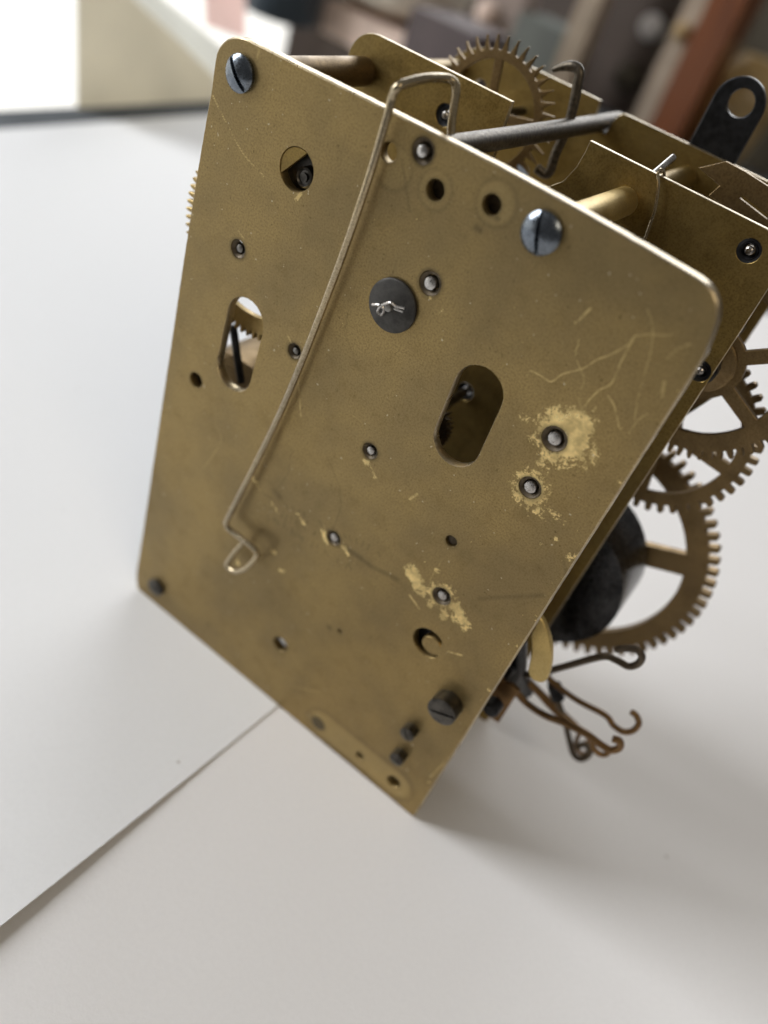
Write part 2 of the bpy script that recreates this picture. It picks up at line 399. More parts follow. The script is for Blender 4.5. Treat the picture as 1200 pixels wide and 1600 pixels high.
# dense front face: regular grid inside, constrained triangles along every rim
def dense_plate(outer, holes, th, ch, res):
    lp = [outer] + [h if area2(h) < 0 else h[::-1] for h in holes]
    fl = [offset(L, ch if i == 0 else ch * 0.5) for i, L in enumerate(lp)]
    x0, z0 = outer.min(0); x1, z1 = outer.max(0)
    nx = int((x1 - x0) / res) + 1; nz = int((z1 - z0) / res) + 1
    gx = x0 + np.arange(nx + 1) * res; gz = z0 + np.arange(nz + 1) * res
    G = np.stack(np.meshgrid(gx, gz, indexing='ij'), -1).reshape(-1, 2)
    ok = inside(G, fl)
    for L in fl:                       # drop grid points close to any rim
        for a in densify(L, res * 0.6):
            i0 = int((a[0] - x0) / res); j0 = int((a[1] - z0) / res)
            for i in range(i0, i0 + 2):
                for j in range(j0, j0 + 2):
                    if 0 <= i <= nx and 0 <= j <= nz: ok[i * (nz + 1) + j] = False
    okg = ok.reshape(nx + 1, nz + 1); cell = okg[:-1, :-1] & okg[1:, :-1] & okg[:-1, 1:] & okg[1:, 1:]
    ci, cj = np.where(cell); idx = lambda i, j: i * (nz + 1) + j
    Q = np.c_[idx(ci, cj), idx(ci + 1, cj), idx(ci + 1, cj + 1), idx(ci, cj + 1)]
    E_ = np.vstack([np.sort(Q[:, [0, 1]], 1), np.sort(Q[:, [1, 2]], 1), np.sort(Q[:, [2, 3]], 1), np.sort(Q[:, [3, 0]], 1)])
    u, cnt = np.unique(E_, axis=0, return_counts=True); be = u[cnt == 1]
    bv, inv = np.unique(be, return_inverse=True); inv = inv.reshape(be.shape)
    P, T = tri(fl, G[bv], inv.tolist())
    c = P[T].mean(1); i = ((c[:, 0] - x0) / res).astype(int); j = ((c[:, 1] - z0) / res).astype(int)
    inn = (i >= 0) & (j >= 0) & (i < nx) & (j < nz); k = np.zeros(len(c), bool); k[inn] = cell[i[inn], j[inn]]
    T = T[~k]
    used = np.unique(Q); m = np.full(len(G), -1); m[used] = np.arange(len(used))
    P2 = list(map(tuple, G[used])); key = {(round(p[0], 5), round(p[1], 5)): n for n, p in enumerate(P2)}
    tm = []
    for p in P:
        q = (round(p[0], 5), round(p[1], 5))
        if q not in key: key[q] = len(P2); P2.append((p[0], p[1]))
        tm.append(key[q])
    V = [(p[0], 0.0, p[1]) for p in P2]
    F = m[Q].tolist() + [tuple(tm[i] for i in t) for t in T]
    nf = len(V); PB, TB = tri(fl)
    V += [(p[0], th, p[1]) for p in PB]; F += [tuple(nf + i for i in t[::-1]) for t in TB]
    for L, Gf in zip(lp, fl):
        n = len(L); b = len(V)
        for R_, y in ((Gf, 0.0), (L, ch), (L, th - ch), (Gf, th)): V += [(p[0], y, p[1]) for p in R_]
        for k in range(3):
            F += [(b + k * n + i, b + (k + 1) * n + i, b + (k + 1) * n + (i + 1) % n, b + k * n + (i + 1) % n) for i in range(n)]
    return V, F
FV, FF = dense_plate(OUT, holes, TH, 0.28, 0.30)
A = np.array(FV)[:, [0, 2]]
wear = np.full(len(A), -0.6); scr = np.zeros(len(A)); scs = np.zeros(len(A)); pale = np.zeros(len(A)); grime = np.zeros(len(A))
def patch(p, r, s=1.0, sx=1.0, ang=0.0, q=1.0):
    global wear
    c = np.array(xz(p)); d = A - c; ca, sa = math.cos(ang), math.sin(ang)
    u = (d[:, 0] * ca + d[:, 1] * sa) / sx; v = -d[:, 0] * sa + d[:, 1] * ca
    rr = np.hypot(u, v) / r; wear = np.maximum(wear, s * (1.35 - rr ** q * 1.0) - 0.05 - 0.7 * np.maximum(0, rr - 1))
def seg(p, q):
    a = np.array(p); b = np.array(q); d = b - a; t = np.clip(((A - a) @ d) / (d @ d), 0, 1); return np.linalg.norm(A - a - t[:, None] * d, axis=1)
def scratch(px, wd, s):
    global scr, scs
    P = catmull([(*xz(p), 0) for p in px], 4)[:, :2]
    for a, b in zip(P[:-1], P[1:]):
        v = np.maximum(0, 1.15 - seg(a, b) / wd); k = v > scr; scr = np.where(k, v, scr); scs = np.where(k & (v > 0), np.maximum(scs, s), scs)
def smear(px, r, s):
    global grime
    P = [xz(p) for p in px]
    for a, b in zip(P[:-1], P[1:]): grime = np.maximum(grime, s * np.clip(1 - seg(a, b) / r, 0, 1))
# rubbed bright brass round the pivots
patch((880, 684), 6.4, 0.95); patch((903, 668), 4.2, 0.9); patch((829, 764), 4.4, 0.9); patch((850, 725), 2.0, 0.55); patch((925, 712), 2.4, 0.5); patch((818, 655), 2.2, 0.42)
patch((688, 930), 4.3, 0.85); patch((650, 908), 2.6, 0.85, 1.9, -0.6); patch((716, 958), 2.4, 0.72, 2.4, -0.75); patch((693, 962), 1.3, 0.7, 1.8, 1.4); patch((670, 942), 1.0, 0.6, 2.6, -1.0)
patch((683, 890), 1.3, 0.6); patch((508, 838), 1.3, 0.75, 2.2, -0.9); patch((540, 860), 0.9, 0.66, 3.0, -0.5); patch((470, 812), 1.1, 0.5, 4.0, -0.55); patch((400, 755), 1.1, 0.6, 2.2, -0.7)
patch((432, 798), 1.4, 0.45, 2.6, -0.6); patch((427, 862), 1.3, 0.55, 1.8, -0.5); patch((440, 892), 1.2, 0.52, 1.5, 0.5); patch((372, 880), 1.5, 0.55); patch((572, 722), 1.5, 0.5); patch((672, 462), 1.6, 0.45)
patch((690, 485), 2.0, 0.38); patch((466, 308), 0.8, 0.62, 3.2, 1.35); patch((583, 738), 1.2, 0.4, 1.8, -0.8); patch((840, 795), 3.0, 0.42, 2.5, 0.6); patch((880, 815), 2.2, 0.42, 2.0, -0.3)
patch((868, 842), 1.0, 0.6); patch((900, 870), 1.2, 0.45, 3.0, 0.95); patch((880, 905), 0.9, 0.5, 4.0, 1.0); patch((660, 1000), 0.7, 0.3); patch((845, 850), 0.8, 0.5)
for k in range(26):
    t = rng.random(); patch((1090 - 440 * t + rng.normal(0, 3), 570 + 690 * t), 0.5 + 0.4 * rng.random(), 0.45)
# scratches
zS = zz(800, 440, 0.28333)
for L, wd, s in [([(100, 490), (160, 520), (215, 552), (280, 510), (390, 480), (470, 430), (550, 400), (640, 345), (680, 298)], 0.34, 0.55),
                 ([(680, 298), (640, 370), (590, 470), (550, 560), (480, 600), (420, 660), (382, 712)], 0.34, 0.55),
                 ([(382, 712), (368, 620), (400, 550), (385, 500), (350, 410), (372, 320)], 0.32, 0.42),
                 ([(690, 300), (760, 290), (850, 298), (885, 290)], 0.32, 0.35), ([(745, 155), (775, 240), (770, 360), (735, 500), (700, 620), (675, 760)], 0.36, 0.30),
                 ([(350, 228), (432, 150)], 0.5, 0.55), ([(530, 630), (565, 690), (590, 800), (605, 808)], 0.4, 0.55), ([(640, 840), (700, 760), (745, 730)], 0.4, 0.3),
                 ([(860, 425), (900, 380), (980, 345)], 0.5, 0.28), ([(840, 550), (825, 640)], 0.6, 0.35), ([(450, 715), (465, 690)], 0.4, 0.4)]:
    scratch([zS(p) for p in L], wd * 0.72, s * 0.75)
for L, wd, s in [([(328, 140), (350, 185), (380, 240), (412, 275)], 0.22, 0.45), ([(862, 1012), (720, 1010)], 0.0001, 0), ([(700, 1018), (722, 1024)], 0.3, 0.7),
                 ([(372, 360), (380, 372)], 0.25, 0.4), ([(466, 592), (470, 650)], 0.3, 0.4), ([(450, 525), (457, 540)], 0.3, 0.4), ([(640, 930), (656, 952)], 0.35, 0.8), ([(700, 945), (735, 975)], 0.3, 0.7),
                 ([(672, 1215), (700, 1185), (705, 1180)], 0.3, 0.3), ([(690, 875), (672, 905)], 0.2, 0.3), ([(335, 660), (345, 690), (315, 735)], 0.25, 0.16), ([(540, 640), (560, 655)], 0.2, 0.2),
                 ([(640, 780), (652, 772)], 0.4, 0.5), ([(410, 60), (402, 90)], 0.3, 0.35), ([(455, 1072), (500, 1082)], 0.35, 0.25)]:
    if s: scratch(L, wd, s)
# thin hairs of dirt and dark smears
for L, r, s in [([(456, 700), (450, 740), (437, 760)], 0.22, 0.35), ([(508, 705), (530, 760), (533, 790), (522, 825)], 0.20, 0.35), ([(540, 855), (580, 885), (620, 905)], 1.0, 0.45), ([(545, 480), (538, 520), (562, 580)], 0.2, 0.3),
                ([(880, 870), (884, 900), (878, 925)], 0.25, 0.45), ([(750, 935), (850, 930)], 0.7, 0.3), ([(620, 405), (612, 430)], 0.2, 0.35), ([(775, 340), (778, 342)], 0.7, 0.6), ([(750, 360), (744, 356)], 0.9, 0.5), ([(628, 250), (640, 330)], 0.3, 0.4),
                ([(430, 768), (436, 776)], 1.3, 0.4), ([(514, 980), (515, 981)], 1.1, 0.55), ([(324, 975), (326, 976)], 0.9, 0.5), ([(338, 990), (340, 992)], 0.9, 0.4), ([(493, 1126), (500, 1134)], 2.6, 0.8), ([(700, 690), (705, 694)], 0.4, 0.3)]:
    smear(L, r, s)
for k, (p, rs, rp, d) in PIV.items():
    c = np.array(xz(p)); grime = np.maximum(grime, 0.75 * np.clip(1 - (np.linalg.norm(A - c, axis=1) - rs) / 1.0, 0, 1) ** 1.5 * (np.linalg.norm(A - c, axis=1) > rs * 0.9))
for p, r in HOL:
    c = np.array(xz(p)); grime = np.maximum(grime, 0.35 * np.clip(1 - (np.linalg.norm(A - c, axis=1) - r) / 0.8, 0, 1))
# paler stain shaped like a removed strip along the bottom and rings where parts once sat
dst = seg(xz((505, 1133)), xz((618, 1224))); pale = np.maximum(pale, np.clip((4.5 - dst) / 1.0, 0, 1) * 0.58); grime = np.maximum(grime, 0.2 * np.exp(-((dst - 5.1) / 0.7) ** 2))
for p, r, s in (((680, 297), 3.2, 0.16), ((775, 318), 3.6, 0.3), ((615, 262), 3.6, 0.15)):
    dd = np.linalg.norm(A - np.array(xz(p)), axis=1); pale = np.maximum(pale, s * np.clip((r - dd) / 0.7, 0, 1)); grime = np.maximum(grime, 0.2 * np.exp(-((dd - r) / 0.35) ** 2))
# worn, unreadable stamped rows crossing the middle of the plate
for row, (p0, p1) in enumerate((((400, 768), (600, 872)), ((404, 790), (575, 880)), ((412, 806), (560, 898)))):
    for t in np.arange(0.02, 1, 0.045):
        if rng.random() < 0.22: continue
        q = np.array(p0) + (np.array(p1) - np.array(p0)) * t; h = 3.2 + rng.random() * 2
        smear([q + rng.normal(0, 1.2, 2), q + np.array((rng.normal(-1, 2.5), -h * 1.7))], 0.26, 0.5)
FP = mk('front_plate', FV, FF, 'brass_front', MOV, smooth=40, attrs={'wear': wear, 'scratch': scr, 'scratch_strength': scs, 'pale': pale, 'grime': np.clip(grime, 0, 0.85)}, edge='brass_edge',
        skip=[(*xz(p), r + 0.5) for p, r in HOL] + [(*xz(v[0]), v[1] + 0.5) for v in PIV.values()] + [(*CC, 4.6), (*FL, 4.4)])
FP['label'] = 'scratched brass front plate with worn bright patches'

for k, (p, rs, rp, d) in PIV.items():
    c = xz(p)
    mk('oil_sink', *lathe(*c, [(rs - 0.01, 0.10), (rs * 0.72, 0.55), (rp + 0.18, 1.0), (rp + 0.16, TH - 0.1)], 26, False), 'oxide', FP)
    mk('pivot', *lathe(*c, [(rp * 0.02, d), (rp * 0.6, d + 0.03), (rp * 0.92, d + 0.16), (rp, d + 0.4), (rp, TH + 1)], 20), 'steel_bright' if k in 'bcfghie' else 'steel_grey', FP)
# flap half-closing the hole and the steel bush seen in it
_a = xz((432, 271)); _b = xz((482, 234)); t0 = math.atan2(_b[1] - _a[1], _b[0] - _a[0])
_A = math.atan2(_a[1] - FL[1], _a[0] - FL[0]) % (2 * math.pi); _B = math.atan2(_b[1] - FL[1], _b[0] - FL[0])
mk('shutter', *slab([circle(*FL, 3.72, 20, _B, _A)], 0.15, 1.0, 0.05), 'brass_inner', FP)
fb = xz((478, 277), 1.8)
mk('bushing', *lathe(*fb, [(0.3, 1.2), (0.75, 1.15), (0.8, 1.6), (1.2, 1.6), (1.55, 1.1), (1.85, 1.3), (1.9, 3.0)], 24), 'steel_dark', FP)
mk('dark_disc', *slab([circle(*FL, 5.4, 24)], 3.0, 3.8), 'steel_dark', FP)
mk('dark_disc', *slab([circle(*CC, 5.6, 24)], 3.2, 4.2), 'steel_black', FP)  # added disc: its black stands in for the shade inside the crescent cut

c = xz((705, 846)); mk('pivot', *lathe(*c, [(0.02, 0.5), (0.7, 0.55), (1.12, 0.75), (1.15, 2.4)], 18), 'oxide', FP)
pl = xz((497, 1130)); mk('plug', *lathe(*pl, [(0.02, -0.08), (1.6, -0.07), (2.1, -0.03), (2.25, 0.06)], 24), 'plug_brass', FP)
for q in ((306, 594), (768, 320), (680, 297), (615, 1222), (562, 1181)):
    c = xz(q, 3); mk('shade_backing', *slab([circle(*c, 3.4, 20)], 3.1, 3.7), 'oxide', FP)  # added dark discs that paint the shade inside these holes
# ---- screws
def screw(px, r, h, slot_px, mat='steel_blue', dome=0.7, sw=0.5, parent=MOV, y=0.0, name='screw'):
    c = np.array(xz(px, -h * 0.5)); a = np.array(xz(slot_px[0], -h)); b = np.array(xz(slot_px[1], -h)); t = math.atan2(b[1] - a[1], b[0] - a[0])
    pts = [(0.0, 0.0)]; n = 36
    for k, q in enumerate((0.25, 0.5, 0.72, 0.87, 0.95, 1.0)):
        pts += [(r * q * math.cos(2 * math.pi * (i + 0.5 * (k % 2)) / n), r * q * math.sin(2 * math.pi * (i + 0.5 * (k % 2)) / n)) for i in range(n)]
    hw = sw / 2
    pts = [p for p in pts if abs(abs(p[1]) - hw) > 0.09 * r]
    for s in (-1, 1):
        for e in (-0.012 * r, 0.012 * r):
            yy = s * (hw + e); L = math.sqrt(r * r - yy * yy); pts += [(x, yy) for x in np.linspace(-L, L, 15)]
    vo, eo, fo, *_ = delaunay_2d_cdt([Vector(p) for p in pts], [], [], 0, 1e-6)
    V = []; F = [tuple(f) for f in fo]
    for v in vo:
        rr = math.hypot(v.x, v.y) / r; top = h - dome * (1 - math.sqrt(max(0, 1 - (0.93 * rr) ** 2))) / (1 - math.sqrt(1 - 0.93 ** 2))
        z = top - min(0.75 * h, 1.1) if abs(v.y) < hw else top
        V.append((c[0] + v.x * math.cos(t) - v.y * math.sin(t), y - z, c[1] + v.x * math.sin(t) + v.y * math.cos(t)))
    V2, F2 = lathe(*c, [(r, y - h + dome), (r * 0.985, y), (0.4 * r, y), (0.35 * r, y + 4)], 36)
    o = mk(name, *join([(V, F), (V2, F2)]), mat, parent, smooth=30); return o
screw((372, 115), 3.15, 1.7, ((362, 92), (379, 139)), sw=0.75, dome=1.0)
screw((843, 365), 3.4, 1.9, ((845, 335), (837, 398)), sw=0.62, dome=1.2)
screw((243, 918), 2.6, 1.4, ((236, 915), (252, 925)), sw=0.6, dome=0.4, mat='steel_dark')
screw((695, 1106), 3.45, 4.2, ((672, 1110), (712, 1124)), sw=0.75, dome=0.5, mat='steel_dark')
screw((639, 1144), 1.85, 2.6, ((634, 1136), (641, 1156)), sw=0.4, dome=0.3, mat='steel_dark')
screw((622, 1183), 1.85, 2.6, ((610, 1176), (630, 1194)), sw=0.4, dome=0.3, mat='steel_dark')

# ---- grey washer held by a split pin
cd = np.array(xz((615, 477)))
WA = mk('washer', *lathe(*cd, [(0.9, -0.9), (4.6, -0.85), (4.95, -0.6), (4.95, -0.05)], 40), 'washer_grey', MOV)
mk('spindle', *lathe(*cd, [(0.05, -2.2), (0.7, -2.1), (0.85, -1.8), (0.85, 6)], 16), 'steel_grey', WA)
P = [at(p, w) for p, w in (((582, 476), -2.0), ((592, 477), -2.3), ((600, 483), -2.0), ((596, 492), -1.6), ((590, 486), -1.6), ((597, 477), -2.0), ((610, 473), -2.4), ((618, 478), -2.0), ((632, 482), -1.5))]
mk('split_pin', *tube(catmull(P), 0.26, 8), 'steel_bright', WA)
mk('split_pin', *tube([at((616, 482), -1.6), at((630, 487), -1.5)], 0.26, 8), 'steel_bright', WA)

# ---- hooked lever wire in front of the plate, bent back over its top edge
wb = xz((661, 236))
P = [at((380, 848), -2.6), at((366, 864), -3.2), at((355, 880), -3.6), at((358, 888), -3.8), at((369, 893), -4.0), at((384, 888), -4.0), at((397, 875), -3.8), at((401, 864), -3.6),
     at((392, 853), -3.3), at((372, 838), -3.0), at((357, 826), -2.9), at((354, 816), -2.8), at((360, 802), -2.8), at((440, 640), -1.9), at((520, 440), -1.9), at((574, 285), -1.9), at((606, 178), -1.9),
     at((613, 152), -1.9), at((622, 136), -2.2), at((640, 128), 0.0), at((668, 122), 4.0), at((695, 122), 8.4), at((709, 128), 9.8), at((713, 142), 10.2), at((709, 170), 10.2), at((705, 205), 10.2), (wb[0], 10.2, wb[1])]
mk('lever_wire', *tube(catmull(P, 7), 0.72, 12, 0.8), 'brass_wire', MOV)['label'] = 'long brass wire lever with a hooked end'
mk('arbor', *tube([(wb[0], 1.5, wb[1]), (wb[0], 3, wb[1]), (wb[0], 3.01, wb[1]), (wb[0], 92.5, wb[1]), (wb[0], 93.4, wb[1])], np.array([0.9, 0.9, 1.95, 1.95, 1.5]), 24), 'arbor_brown', MOV)
pc = (wb[0], 62.0, wb[1])
P = [at((864, 109), 62), at((880, 104), 62), at((897, 104), 62), at((905, 112), 62), at((903, 130), 62), at((889, 192), 62), at((868, 240), 62), at((860, 266), 62), at((851, 272), 62), at((838, 262), 61)]
mk('arbor_pin', *tube(catmull(P, 5), np.interp(np.linspace(0, 1, 46), [0, .12, .2, 1], [0.5, 0.9, 1.1, 1.05]), 12), 'arbor_brown', MOV)

# ---- middle plate
zt = 147.2
def rounded(x0, x1, z0, z1, rTL, rTR, rBL=2.0, rBR=1.0):
    return np.vstack([circle(x1 - rTR, z1 - rTR, rTR, 10, 0, math.pi / 2), circle(x0 + rTL, z1 - rTL, rTL, 10, math.pi / 2, math.pi),
                      circle(x0 + rBL, z0 + rBL, rBL, 6, math.pi, 1.5 * math.pi), circle(x1 - rBR, z0 + rBR, rBR, 6, 1.5 * math.pi, 2 * math.pi)])
MP = rounded(0.3, 100.0, 0.0, zt, 6.0, 6.0)
ins = [(x, z) for x, z in [(57.6, zt), (57.6, 145.2), (57.2, 142.0), (55.9, 138.6), (53.3, 136.3), (50, 134.8), (46, 134.4), (42, 134.8), (40.2, 136.0), (40.0, 140.0), (39.7, zt)]]
MP = np.vstack([MP[:10], ins, MP[10:]])
mpiv = [xz((1170, 392), 40), xz((1093, 580), 40), xz((695, 180), 40), (54.5, 87.2), (30, 66)]
mholes = [circle(*c, 2.2, 22) for c in mpiv] + [circle(16, 96, 6, 24), circle(72, 60, 5, 24)]
PM = mk('middle_plate', *slab([densify(MP, 3)] + mholes, 40.0, 41.3, 0.12), 'brass_inner', MOV, edge='brass_edge', skip=[(*c, 2.8) for c in mpiv])
for c in mpiv:
    mk('oil_sink', *lathe(*c, [(2.19, 40.1), (1.55, 40.35), (1.5, 40.15), (1.2, 40.5), (0.95, 40.9), (0.95, 41.2)], 24, False), 'steel_black', PM)
    mk('pivot', *lathe(*c, [(0.02, 39.7), (0.5, 39.75), (0.75, 40.0), (0.8, 41.25)], 18), 'steel_bright', PM)
# ---- back plate: only its upper band is wide, its right side is cut away in a curve
BPo = np.vstack([circle(94, zt - 6, 6, 10, 0, math.pi / 2), [(49.2, zt - 0.3), (48.2, 146.0), (47.6, 144.5), (47.2, 141.4), (43.2, 141.4), (43.0, 145.4), (42.8, zt)], circle(14.3, zt - 14, 14, 12, math.pi / 2, math.pi),
                 [(0.3, 96), (4, 92), (60, 90), (70, 93), (80, 98), (88, 104), (94, 107), (98, 107.5), (100, 110)]])
bh = [circle(12.5, 138.5, 1.6, 18), circle(31, 125, 2.2, 20), circle(62, 118, 2.2, 20)]
PB_ = mk('back_plate', *slab([densify(BPo, 3)] + bh, 81.5, 82.8, 0.12), 'brass_inner', MOV, edge='brass_edge')
BR = np.vstack([circle(71.1, 157.4, 5.6, 20, 0, math.pi), [(65.5, 150), (65.3, 128), (76.6, 128), (76.7, 150)]])
mk('hanging_bracket', *slab([densify(BR, 2), circle(71.5, 158.0, 2.85, 26)], 83.2, 84.9, 0.25), 'steel_black', MOV)['label'] = 'black steel hanging bracket with a round hole'

# ---- pillars
for c, r in ((xz((372, 115)), 2.9), (xz((843, 365)), 2.75), ((6.9, 5.7), 2.9), ((93.0, 39.4), 2.6)):
    mk('pillar', *lathe(*c, [(r * 0.8, TH), (r, TH + 0.5), (r, 39.2), (r * 0.8, 40.0)], 28), 'brass_wheel' if c[0] < 60 else 'brass_bright', MOV)
for c, r in ((xz((372, 115)), 2.3), (xz((843, 365)), 2.7)):
    mk('pillar', *lathe(*c, [(r * 0.8, 41.3), (r, 41.8), (r, 80.8), (r * 0.8, 81.5)], 28), 'brass_inner', MOV)

# ---- wheels
def wheel(name, c, R, rr, n, ph, rim, hub, spokes, sph, sw, y, th, mat, style='clock', arb=None, pinion=None, label=None):
    o = []; da = 2 * math.pi / n
    for k in range(n):
        a = ph + k * da
        if style == 'clock': prof = ((-0.5, 0), (-0.30, 0), (-0.24, 0.55), (-0.13, 0.93), (0, 1.0), (0.13, 0.93), (0.24, 0.55), (0.30, 0))
        elif style == 'square': prof = ((-0.5, 0), (-0.27, 0), (-0.22, 0.85), (-0.1, 1), (0.1, 1), (0.22, 0.85), (0.27, 0))
        else: prof = ((-0.5, 0), (-0.30, 0.04), (-0.12, 0.55), (-0.10, 1.0), (-0.03, 1.0), (0.12, 0.5), (0.28, 0.04))
        for u, v in prof:
            q = a + u * da; r = rr + (R - rr) * v; o.append((c[0] + r * math.cos(q), c[1] + r * math.sin(q)))
    hs = []
    for k in range(spokes):
        a0 = sph + k * 2 * math.pi / spokes; a1 = a0 + 2 * math.pi / spokes
        i0 = math.asin(sw / 2 / rim); h0 = math.asin(min(0.9, sw / 2 / hub))
        hs.append(np.vstack([circle(*c, rim, 16, a0 + i0, a1 - i0), circle(*c, hub, 8, a1 - h0, a0 + h0)]))
    if a1 - h0 <= a0 + h0: pass
    w_ = mk(name, *slab([np.array(o)] + hs, y, y + th, 0.08), mat, MOV, smooth=30)
    if arb:
        y0, y1, r = arb
        mk('arbor', *lathe(*c, [(r * .6, y0), (r, y0 + .4), (r, y1 - .4), (r * .6, y1)], 18), 'steel_dark', w_)
        mk('collet', *lathe(*c, [(hub * .72, y - 1.0), (hub * .8, y - 0.6), (hub * .8, y + th + 1.4), (hub * .6, y + th + 1.8)], 20), 'brass_wheel', w_)
    if pinion:
        y0, y1, r = pinion; g = []
        for k in range(10):
            a = k * 0.6283
            for u, v in ((-.3, .62), (-.16, .95), (0, 1), (.16, .95), (.3, .62)): g.append((c[0] + r * v * math.cos(a + u), c[1] + r * v * math.sin(a + u)))
        mk('pinion', *slab([np.array(g)], y0, y1), 'steel_dark', w_)
    if label: w_['label'] = label
    return w_
def ang(c, px, w): q = xz(px, w); return math.atan2(q[1] - c[1], q[0] - c[0])
ce = (26.0, 138.1)
wheel('escape_wheel', ce, 15.9, 12.9, 38, ang(ce, (777, 53), 62), 11.2, 2.6, 4, ang(ce, (781, 82), 62), 1.9, 62, 0.9, 'brass_wheel', 'spike', (41.5, 81, 1.0), label='brass wheel with long pointed teeth')
cC = (91.6, 53.0)
wheel('great_wheel', cC, 37.3, 34.6, 68, 0.02, 29.3, 11.0, 4, ang(cC, (1040, 876), 65), 6.2, 65, 2.2, 'brass_wheel', 'square', (41.5, 80, 3.0), label='large brass great wheel with square-cut teeth')
cB = (95.5, 98.0)
wheel('train_wheel', cB, 22.2, 20.2, 46, 0.03, 17.2, 4.6, 5, ang(cB, (1130, 731), 56), 3.0, 55.8, 1.5, 'brass_wheel', 'square', (41.5, 80, 1.6))
cA = (96.9, 118.2)
wheel('train_wheel', cA, 21.9, 19.8, 62, 0.02, 15.9, 7.9, 6, math.radians(-24.7), 2.9, 48.6, 1.4, 'brass_wheel', 'clock', (41.5, 80, 1.3), (50.5, 55, 3.6))
mk('collar', *lathe(*cA, [(3.2, 43.4), (3.6, 43.8), (3.6, 46.6), (3.0, 47.0)], 22), 'steel_black', MOV)
c1 = xz(PIV['a'][0])
wheel('train_wheel', (c1[0], c1[1] - .3), 20.5, 18.9, 76, 0.0, 15.2, 4.6, 4, math.radians(48), 3.8, 6.4, 1.3, 'brass_mid', 'clock', (2.4, 39.9, 1.2), (12, 22, 2.6))
for k, R, y, n in (('e', 7.5, 20, 40), ('g', 10.5, 29, 48), ('c', 12.0, 33, 54), ('h', 13.0, 26, 56)):
    c = xz(PIV[k][0]); wheel('train_wheel', c, R, R - 1.4, n, 0.1, R - 3.6, 3.0, 4, 0.5, 2.6, y, 1.2, 'rusty_shaded', 'clock', (2.4, 39.9, 1.15), (max(6, y - 9), y - 2, 2.2))  # dark tone paints the shade seen through the slot
for k in ('f', 'i', 'd'):
    c = xz(PIV[k][0]); mk('arbor', *lathe(*c, [(0.7, 2.5), (1.3, 3.0), (1.3, 39.4), (0.7, 39.9)], 16), 'steel_dark', MOV)
# ---- coiled mainsprings: a wide steel ribbon wound in a spiral
def mainspring(c, r0, r1, turns, y0, y1, mat, label):
    n = int(turns * 44); V = []; F = []; th = (r1 - r0) / turns * 0.62
    for i in range(n + 1):
        a = 2 * math.pi * turns * i / n; r = r0 + (r1 - r0) * (i / n) ** 0.92 + 0.03 * math.sin(a * 0.37)
        for q, y in ((r, y0), (r + th, y0), (r + th, y1), (r, y1)): V.append((c[0] + q * math.cos(a), y + 0.07 * math.sin(a * 0.21), c[1] + q * math.sin(a)))
    for i in range(n):
        for k in range(4): F.append((4 * i + k, 4 * i + (k + 1) % 4, 4 * i + 4 + (k + 1) % 4, 4 * i + 4 + k))
    F += [(3, 2, 1, 0), (4 * n, 4 * n + 1, 4 * n + 2, 4 * n + 3)]
    mk('mainspring', V, F, mat, MOV, smooth=50)['label'] = label
mainspring(cC, 5.0, 20.2, 17.6, 44.0, 62.5, 'steel_spring', 'black coiled steel mainspring')
mainspring((11.0, 59.5), 5.0, 18.6, 11.3, 12.0, 32.0, 'brass_wheel', 'tarnished coiled mainspring behind the front plate')
mk('click_lever', *tube([at((364, 508), 8), at((371, 560), 8.2), at((377, 598), 8.4)], 0.9, 10), 'steel_black', MOV)

# ---- stepped rack, pin and thin spring wire on top
rk = [(1093, 262), (1135, 252), (1165, 268), (1215, 300), (1260, 340), (1250, 385), (1200, 372), (1130, 335), (1128, 318), (1108, 305), (1125, 290)]
mk('rack', *slab([np.array([xz(p, 57) for p in rk])[::-1], np.array([xz(p, 57) for p in [(1156, 309), (1160, 305), (1200, 335), (1200, 343)]])], 56.5, 57.7, 0.1), 'brass_wheel', MOV)['label'] = 'stepped brass rack lever'
mk('spring_pin', *tube([at((1016, 277), 42.2), at((1052, 246), 50)], 0.85, 12, 0.8), 'steel_bright', MOV)
P = [at((1038, 276), 42.0), at((1037, 268), 41.4), at((1032, 265), 40.4), at((1028, 272), 39.4), at((1029, 290), 39.2), at((1024, 325), 39.2), at((1016, 350), 39.2), at((1006, 378), 39.3)]
mk('spring_wire', *tube(catmull(P, 6), 0.30, 8), 'brass_wire', MOV)

# ---- hammer tails: hooked wires leaving at the lower right
H = [([(770, 1054), (800, 1056), (845, 1051), (880, 1042), (940, 1026), (962, 1031), (982, 1041), (997, 1037), (1003, 1026), (995, 1015), (975, 1013), (962, 1015)], 24, 0.95, 'rusty_shaded'),
     ([(838, 1040), (862, 1064), (900, 1093), (945, 1117), (958, 1133), (973, 1143), (988, 1142), (998, 1131), (994, 1118), (986, 1112)], 30, 0.85, 'rusty_wire'),
     ([(775, 1052), (800, 1074), (822, 1098), (850, 1117), (885, 1131), (918, 1148), (938, 1163), (955, 1172), (968, 1168), (968, 1158), (957, 1154)], 21, 1.0, 'rusty_wire'),
     ([(800, 1040), (834, 1076), (868, 1112), (900, 1135), (922, 1150), (927, 1168), (937, 1178), (948, 1178), (953, 1170)], 27, 0.8, 'rusty_wire'),
     ([(850, 1040), (868, 1085), (882, 1125), (890, 1158), (896, 1178), (906, 1186), (918, 1182), (922, 1172), (912, 1163), (902, 1168)], 34, 0.9, 'rusty_shaded'),
     ([(815, 1050), (850, 1085), (885, 1118), (905, 1140), (900, 1160), (904, 1174), (914, 1178), (922, 1168), (916, 1156)], 37, 0.7, 'rusty_wire')]
for px, w, r, mt in H:
    mk('hammer_tail', *tube(catmull([at(p, w + 0.5 * math.sin(i)) for i, p in enumerate(px)], 6), r * 0.88, 10, 0.85), mt, MOV)
zT = zz(760, 960, 0.216667)
